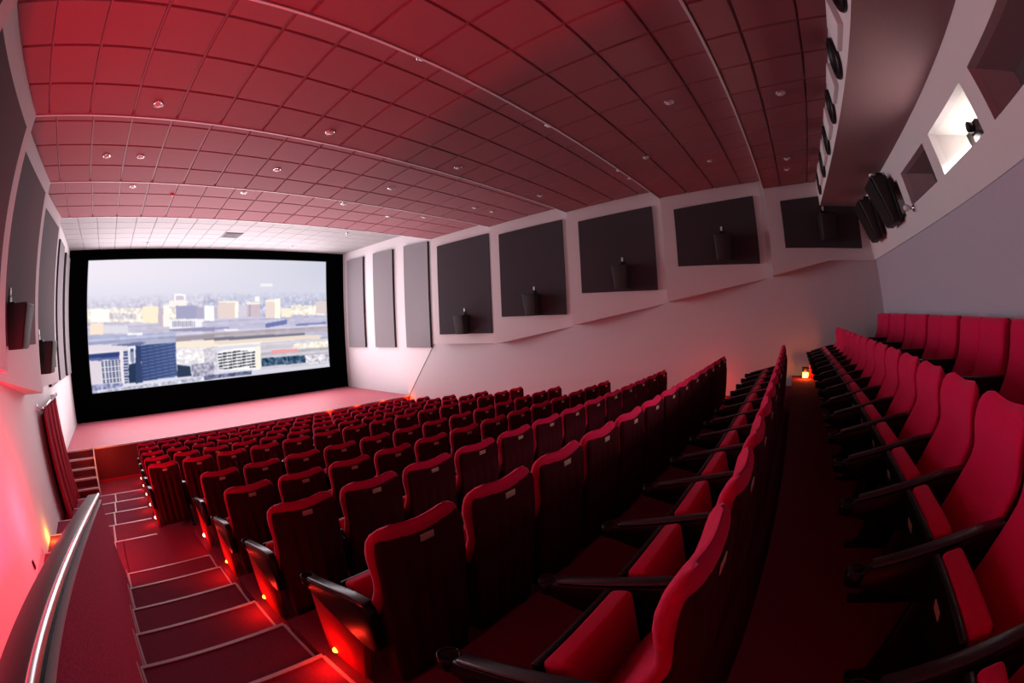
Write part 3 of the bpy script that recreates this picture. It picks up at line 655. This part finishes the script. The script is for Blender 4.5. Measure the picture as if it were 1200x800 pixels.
# ================================================================ WALL SPEAKERS
def speaker_parts(t):
    # local: +x into the room, y along the wall, z up ; hung from a bracket
    m = MB(); top = .52
    V = []
    for z, d in ((0, .24), (top, .34)):
        V += [(.03, -.18 + (.02 if z == 0 else 0), z), (.03 + d, -.17 + (.03 if z == 0 else 0), z), (.03 + d, .17 - (.03 if z == 0 else 0), z), (.03, .18 - (.02 if z == 0 else 0), z)]
    m.add(V, [(0, 1, 2, 3), (7, 6, 5, 4), (0, 4, 5, 1), (1, 5, 6, 2), (2, 6, 7, 3), (3, 7, 4, 0)])
    c = put('cabinet', m.mesh(M['speaker'], bevel=.012), parent=t)
    m = MB(); m.add([(.272, -.125, .02), (.272, .125, .02), (.370, .155, top - .02), (.370, -.155, top - .02), (.284, -.125, .018), (.284, .125, .018), (.382, .155, top - .022), (.382, -.155, top - .022)],
                    [(0, 1, 2, 3), (7, 6, 5, 4), (0, 4, 5, 1), (1, 5, 6, 2), (2, 6, 7, 3), (3, 7, 4, 0)])
    put('grille', m.mesh(M['grille'], bevel=.004), parent=t)
    m = MB(); m.box(.004, .10, -.03, .03, .50, .55); m.box(.004, .016, -.05, .05, .50, .62)
    put('bracket', m.mesh(M['plastic'], bevel=.004), parent=t)
    m = MB(); m.box(.004, .016, -.022, .022, .63, .72)
    put('connection_box', m.mesh(M['white'], bevel=.003), parent=t)
SPK = [(0, 8.50, -.345), (1, 6.13, .075), (2, 3.74, .57), (3, 1.42, 1.05), (4, -.86, 1.34)]
SN = ['nearest the screen', 'second from the screen', 'third from the screen', 'fourth from the screen', 'rearmost, under the soffit']
for s, side in ((1, 'right'), (-1, 'left')):
    for k, y, z in SPK:
        if s < 0: y -= .22; z -= .05
        x = wedge_x(s, k, y) - s * .045
        ang = math.atan2(.379, 2.3)
        t = thing('wall_speaker', 'small black wedge speaker on the %s wall panels, %s' % (side, SN[k]), 'speaker', (x, y, z), (math.pi - ang if s > 0 else ang) , 'small speakers on the %s wall' % side)
        if s > 0: t.rotation_euler = (0, 0, math.pi + ang * 1)
        else: t.rotation_euler = (0, 0, -ang)
        speaker_parts(t)
# two large speakers on the back band
def big_speaker(x, z, label):
    y = yband(x, z + .3) + .05
    t = thing('surround_speaker', label, 'speaker', (x, y, z), 0, 'large speakers on the back wall')
    m = MB(); V = []
    for zz, d, w in ((0, .17, .30), (.66, .30, .36)):
        oy = .22 * (zz - .3)
        V += [(-w, oy + .03, zz), (w, oy + .03, zz), (w * .92, oy + d, zz), (-w * .92, oy + d, zz)]
    m.add(V, [(0, 1, 2, 3), (7, 6, 5, 4), (0, 4, 5, 1), (1, 5, 6, 2), (2, 6, 7, 3), (3, 7, 4, 0)])
    put('cabinet', m.mesh(M['speaker'], bevel=.02), parent=t)
    m = MB(); m.hexa([(-.25, .125, .05), (.25, .125, .05), (.25, .140, .05), (-.25, .140, .05), (-.30, .375, .62), (.30, .375, .62), (.30, .390, .62), (-.30, .390, .62)])
    put('grille', m.mesh(M['speaker']), parent=t)
    m = MB(); m.hexa([(-.40, -.045, .05), (.40, -.045, .05), (.40, .0, .05), (-.40, .0, .05), (-.40, .076, .60), (.40, .076, .60), (.40, .12, .60), (-.40, .12, .60)]); m.box(-.06, .06, .09, .20, .60, .78)
    put('bracket', m.mesh(M['plastic'], bevel=.01), parent=t)
big_speaker(6.72, 1.22, 'large black speaker on the back wall, beside the small projection window')
big_speaker(8.10, 1.20, 'large black speaker on the back wall, nearest the right corner')
# small round lamps on the band
for x, z, lab in ((7.0, 2.06, 'small white round lamp high on the back band under the soffit'), (5.86, 1.29, 'small white round lamp below the corner of a projection window')):
    t = thing('wall_lamp', lab, 'lamp', (x, yband(x, z), z))
    m = MB(); m.lathe([(.05, 0), (.05, .03), (.02, .035), (.02, .09)], (0, 0, 0), 16, 'y'); put('base', m.mesh(M['chrome'], smooth=True), parent=t)
    m = MB(); m.lathe([(.004, .085), (.03, .09), (.045, .12), (.045, .15), (.03, .18), (.004, .19)], (0, 0, 0), 16, 'y'); put('globe', m.mesh(M['white'], smooth=True), parent=t)
# projector peeking through the lit window
t = thing('projector', 'small dark projector lens unit at the corner of the lit projection window', 'projector', (3.40, yband(3.4, 1.34) + .0, 1.345))
m = MB(); m.box(-.10, .08, -.30, .02, .03, .14); put('body', m.mesh(M['rail'], bevel=.012), parent=t)
m = MB(); m.lathe([(.035, .0), (.045, .01), (.045, .07), (.03, .075)], (-.01, .02, .085), 16, 'y'); put('lens', m.mesh(M['plastic'], smooth=True), parent=t)
m = MB(); m.box(-.12, .10, -.24, -.10, -.005, .03); put('foot', m.mesh(M['plate'], bevel=.004), parent=t)
# ================================================================ BEAM FITTINGS
for k in range(7):
    x = 1.65 + 1.125 * k
    t = thing('round_vent', 'round black air vent on the soffit front, %s from the right wall' % ORD[6 - k], 'vent', (x, ybf(x), 2.335), 0, 'round vents on the soffit front')
    m = MB(); m.lathe([(.15, .0), (.205, .0), (.215, .02), (.205, .045), (.165, .05), (.15, .02)], (0, 0, 0), 32, 'y'); put('rim', m.mesh(M['vent'], smooth=True), parent=t)
    m = MB(); m.lathe([(.004, .03), (.10, .022), (.155, .006), (.155, -.004)], (0, 0, 0), 32, 'y'); put('nozzle', m.mesh(M['vent'], smooth=True), parent=t)
    if k < 6:
        x2 = x + .56
        o = put('relief_panel', None) if False else None
        m = MB(); m.box(-.22, .22, -.02, .055, -.13, .15)
        tag(put('relief_panel', m.mesh(M['wall'], bevel=.004), (x2, ybf(x2), 2.335)), 'raised white block on the soffit front, %s from the right wall' % ORD[5 - k], 'relief panel', 'raised blocks on the soffit front')
# ================================================================ CEILING FITTINGS
DL = [(.22, 4.73), (2.61, 4.73), (5.03, 4.74), (7.45, 4.74), (-.39, 6.51), (.20, 6.50), (2.61, 6.50), (4.99, 6.47), (7.43, 6.50), (8.02, 6.48), (.19, 8.12), (2.55, 8.09), (4.92, 8.08), (6.42, 8.42), (7.33, 8.12),
      (2.62, 2.97), (5.04, 2.98), (7.50, 2.99), (8.08, 3.0), (6.57, 2.12), (5.02, 1.20), (7.46, 1.21), (4.95, -.25), (7.38, -.20), (7.97, -.18)]
bays = {0: 'first pink ceiling bay', 1: 'second pink ceiling bay', 2: 'third red ceiling bay', 3: 'fourth ceiling bay', 4: 'rear ceiling bay'}
m = MB(); m.lathe([(.070, .0), (.070, -.008), (.055, -.016), (.048, -.004)], (0, 0, 0), 20); ME['dl_ring'] = m.mesh(M['chrome'], smooth=True)
m = MB(); m.lathe([(.050, .0), (.049, -.012), (.038, -.024), (.020, -.031), (.003, -.033)], (0, 0, 0), 20); ME['dl_bulb'] = m.mesh(M['white'], smooth=True)
byb = {}
for x, y in DL:
    k = 0
    while k < 4 and y < YJ[k + 1]: k += 1
    byb.setdefault(k, []).append((x, y))
for k, L_ in byb.items():
    L_.sort()
    for i, (x, y) in enumerate(L_):
        t = thing('ceiling_downlight', 'round white downlight, %s from the left wall in the %s' % (ORD[i], bays[k]), 'downlight', (x, y, zceil(x, y)), 0, 'ceiling downlights')
        t.rotation_euler = (-SL[k], 0, 0)
        put('trim_ring', ME['dl_ring'], parent=t); put('bulb', ME['dl_bulb'], parent=t)
t = thing('smoke_detector', 'small red round detector on the ceiling near the screen', 'detector', (1.08, 8.40, zceil(1, 8.40)))
m = MB(); m.lathe([(.05, .0), (.05, -.02), (.03, -.04), (.003, -.045)], (0, 0, 0), 18); put('base', m.mesh(M['detector_red'], smooth=True), parent=t)
t = thing('ceiling_vent', 'grey slatted air vent in the white ceiling above the screen', 'vent', (3.85, 13.2, zfront(13.2)))
m = MB(); m.box(-.30, .30, -.33, .33, -.015, 0); put('frame', m.mesh(M['vent_grey'], bevel=.004), parent=t)
for i in range(6):
    m = MB(); m.box(-.26, .26, -.29 + i * .105, -.24 + i * .105, -.028, -.015); put('slat', m.mesh(M['vent_grey']), parent=t)
for x, y, lab in ((7.4, 11.9, 'right'), (1.12, 14.5, 'left'), (6.55, 14.4, 'middle')):
    m = MB(); m.lathe([(.05, 0), (.045, -.02), (.015, -.025), (.012, -.07), (.035, -.075), (.035, -.085), (.002, -.09)], (0, 0, 0), 14)
    tag(put('ceiling_sprinkler', m.mesh(M['chrome'], smooth=True), (x, y, zfront(y))), 'tiny %s sprinkler head in the white ceiling before the screen' % {'right': 'right wall side', 'left': 'left wall side', 'middle': 'middle'}[lab], 'sprinkler')
# ================================================================ HANDRAIL, CURTAIN, STAGE STEPS
t = thing('handrail', 'dark wooden handrail with a bright metal edge on the carpeted parapet', 'handrail', (-.55, 4.5, ptop(4.5)))
def rail_poly(z_lo, z_hi, ya=-1.9, yb2=4.62):
    return [(ya - 4.5, ptop(ya) - ptop(4.5) + z_lo), (ya - 4.5, ptop(ya) - ptop(4.5) + z_hi), (yb2 - 4.5, ptop(yb2) - ptop(4.5) + z_hi), (yb2 - 4.5, ptop(yb2) - ptop(4.5) + z_lo)]
m = MB(); m.prism(rail_poly(.03, .072), 'x', -.075, .050); put('rail_cap', m.mesh(M['rail'], bevel=.008), parent=t)
m = MB(); m.prism(rail_poly(.044, .078), 'x', .048, .076); put('metal_edge', m.mesh(M['steel'], bevel=.012, seg=4), parent=t)
m = MB(); m.prism(rail_poly(.010, .032), 'x', -.055, .055); put('spacer', m.mesh(M['plastic']), parent=t)
t = thing('door_curtain', 'dark red curtain hanging from a chrome rod over the exit door', 'curtain', (WL + .14, 9.3, -3.06))
m = MB(); nx = 90; v = []; f = []
for j in range(13):
    tt = j / 12; z = 2.13 * tt - .06
    for i in range(nx):
        uu = i / (nx - 1); amp = .035 + .03 * (1 - tt)
        v.append((amp * math.sin(uu * 2 * math.pi * 8) + .012 * math.sin(uu * 23 + tt * 2) + .05 * (1 - tt), (uu - .5) * (1.95 + .18 * (1 - tt)), z))
for j in range(12):
    for i in range(nx - 1): f.append((j * nx + i, j * nx + i + 1, (j + 1) * nx + i + 1, (j + 1) * nx + i))
me = mesh_from(v, f, M['curtain'], smooth=True); o = put('cloth', me, parent=t)
md = o.modifiers.new('thickness', 'SOLIDIFY'); md.thickness = .006
m = MB(); m.tube([(0, -1.10, 2.12), (0, 1.10, 2.12)], .02); put('rod', m.mesh(M['chrome'], smooth=True), parent=t)
for s in (-1, 1):
    m = MB(); m.lathe([(.004, -.05), (.035, -.03), (.035, .03), (.004, .05)], (0, s * 1.12, 2.12), 14, 'y'); put('finial', m.mesh(M['chrome'], smooth=True), parent=t)
    m = MB(); m.box(-.14, .0, s * .98 - .012, s * .98 + .012, 2.105, 2.135); m.box(-.14, -.125, s * .98 - .03, s * .98 + .03, 2.06, 2.18); put('bracket', m.mesh(M['chrome'], bevel=.003), parent=t)
for i in range(9):
    m = MB(); ring = [(.03 * math.cos(2 * math.pi * k / 14), -.95 + i * .2375, 2.115 + .03 * math.sin(2 * math.pi * k / 14)) for k in range(15)]
    m.tube(ring, .005, 6); put('curtain_ring', m.mesh(M['chrome'], smooth=True), parent=t)
t = thing('stage_steps', 'short flight of dark red steps with orange edges up to the stage', 'steps', (-1.45, YST, Z0))
for i in range(5):
    zt = -2.354 - .169 * i - Z0; y1 = -.25 * i - .002
    if i == 0: continue
    m = MB(); m.box(-.40, .40, -.25 * i, -.25 * (i - 1), 0, zt)
    put('step', m.mesh(M['stage_front']), parent=t)
    m = MB(); m.box(-.40, .40, -.25 * i - .012, -.25 * i + .05, zt - .03, zt + .006); put('nosing', m.mesh(M['nosing']), parent=t)
m = MB(); m.prism([(-.02, .846), (-.02, .90), (-1.10, .10), (-1.10, .0), (-1.06, .0)], 'x', .40, .43); put('stringer', m.mesh(M['nosing']), parent=t)
# exit doorway behind the curtain
m = MB(); m.box(WL - .01, WL + .03, 8.6, 10.0, -3.06, -1.1); structure('door_1', m.mesh(M['rail']))
# skirting along the left wall
m = MB(); m.box(WL, WL + .014, YB, 5.92, -2.49, -2.38); structure('baseboard_left', m.mesh(M['nosing']))
# small switch on left wall, cable on the right wall
m = MB(); m.box(0, .02, -.035, .035, -.05, .05); tag(put('wall_switch', m.mesh(M['plastic'], bevel=.006), (WL, 5.165, -2.27)), 'tiny dark wall switch low on the red-lit left wall', 'switch')
m = MB(); m.tube([(WR - .008, 10.05, -.64), (WR - .008, 10.7, -1.45), (WR - .008, 11.42, -2.35)], .007, 6)
tag(put('wall_cable', m.mesh(M['vent_grey'])), 'thin grey cable running diagonally down the right wall to the stage', 'cable')
# step light fixtures
def step_light(x, y, z, mt, label, facing=-1):
    t = thing('step_light', label, 'lamp', (x, y, z))
    m = MB(); m.box(-.05, .05, -.07, .07, .10, .22); put('housing', m.mesh(M['plastic'], bevel=.01), parent=t)
    m = MB(); m.box(-.065 if facing < 0 else .05, -.05 if facing < 0 else .065, -.06, .06, .02, .12); put('lens', m.mesh(M[mt], bevel=.004), parent=t)
    return t
step_light(9.02, -.27, B1, 'lamp_amber', 'glowing amber step light at the wall end of the walkway')
step_light(8.98, 1.66, F1 - .30, 'lamp_red', 'glowing red step light at the wall end of the ninth row')
# ================================================================ LIGHT
light('AREA', ((SX0 + SX1) / 2, YS - .12, (SZ0 + SZ1) / 2), P_SCREEN, (1.0, .86, .91), 9.4, (math.radians(-90), 0, 0), 3.9)
light('AREA', ((WL + WR) / 2 - .2, YST + .40, ZST + .03), P_FRONT_FILL, (1.0, .90, .93), 9.0, (math.pi + .03, 0, 0), .06)  # added fill strip with no fixture, lifts the front ceiling
for k in range(6):  # added fill spots without fixtures, brighten the first pink ceiling bay
    light('SPOT', (-.6 + 1.75 * k, YST + .30, ZST + .05), P_BAY_FILL, (1.0, .90, .93), .03, (math.pi + .50, 0, 0), spot=math.radians(62), blend=1.0)
# red strip in the sunken passage left of the parapet
light('AREA', (-1.30, 2.3, -1.05 - .2066 * 2.3), P_RED, (1.0, .015, .07), .06, (math.pi - .2037, 0, 0), 4.2)
light('AREA', (-.70, 2.2, -1.95), P_RED2, (1.0, .03, .06), .25, (0, math.radians(90), 0), 4.6)
light('POINT', (-1.35, 5.3, -1.75), P_RED3, (1.0, .03, .06), .08)
# amber / red small lamps
light('POINT', (WL + .09, 6.55, -2.50), 4.0, (1.0, .42, .04), .03)
light('POINT', (8.86, -.27, B1 + .12), 7, (1.0, .16, .02), .03)
light('POINT', (8.86, 1.60, -1.55), 6, (1.0, .05, .02), .03)
for x in (9.2, 8.2, 7.2, 6.2):
    light('POINT', (x, YST - .07, ZST - .10), 3.0, (1.0, .12, .02), .02)
light('POINT', (-.75, 10.8, -2.35), 14, (1.0, .20, .05), .05)
for key, y, row, i0, i1 in ROWS:
    light('POINT', (X_A + PITCH * i0 - .275 - .13, y + .035 + .44, FLOORS[key] + .13), 2.2 if key in 'abc' else 1.2, (1.0, .025, .012), .02)
    light('POINT', (X_A + PITCH * (i1 - 1) + .275 + .10, y + .50, FLOORS[key] + .10), 6.0, (1.0, .03, .03), .02)
# house lights : the downlights, dimmed
for x, y in DL:
    light('SPOT', (x, y, zceil(x, y) - .075), P_DOWN, (1.0, .80, .86), .03, (0, 0, 0), spot=math.radians(130), blend=.8)
light('POINT', (0.46 - .275 - .13, -.955 + .44, B1 + .14), 2.0, (1.0, .025, .015), .02)
light('POINT', (0.46, -.955 + .62, B1 + .22), 1.2, (1.0, .03, .02), .02)
w = bpy.data.worlds.new('dim_hall'); SC.world = w; w.use_nodes = True
w.node_tree.nodes['Background'].inputs['Color'].default_value = (.9, .75, .85, 1)
w.node_tree.nodes['Background'].inputs['Strength'].default_value = 0.0
# ================================================================ CAMERA : 15.6 mm full-frame fisheye
cam = bpy.data.cameras.new('fisheye_camera'); co = bpy.data.objects.new('fisheye_camera', cam); COL.objects.link(co)
cam.type = 'PANO'; cam.sensor_width = 36.0; cam.sensor_height = 24.0; cam.sensor_fit = 'HORIZONTAL'
tgt = cam if hasattr(cam, 'panorama_type') else cam.cycles
tgt.panorama_type = 'FISHEYE_EQUISOLID'
tgt.fisheye_lens = 519.881 * 36.0 / 1200.0
tgt.fisheye_fov = math.radians(200)
cam.clip_start = .02; cam.clip_end = 100
R = [[0.5998960614333456, -0.7990277825895404, -0.04097948421834509], [0.06415088772017805, -0.003017446116328662, 0.9979356485383454], [0.797501961804153, 0.6012865354130068, -0.04944818752543154]]
from mathutils import Matrix
mw = Matrix(((R[0][0], R[1][0], -R[2][0], 0), (R[0][1], R[1][1], -R[2][1], 0), (R[0][2], R[1][2], -R[2][2], ZC), (0, 0, 0, 1)))
co.matrix_world = mw
SC.camera = co
SC.view_settings.view_transform = 'Standard'; SC.view_settings.look = 'None'; SC.view_settings.gamma = 1
SC.view_settings.use_curve_mapping = False
SC.view_settings.exposure = EXPOSURE
SC.cycles.max_bounces = 8; SC.cycles.diffuse_bounces = BOUNCES; SC.cycles.sample_clamp_indirect = 4.0
SC.cycles.caustics_reflective = False; SC.cycles.caustics_refractive = False
SC.cycles.use_denoising = True
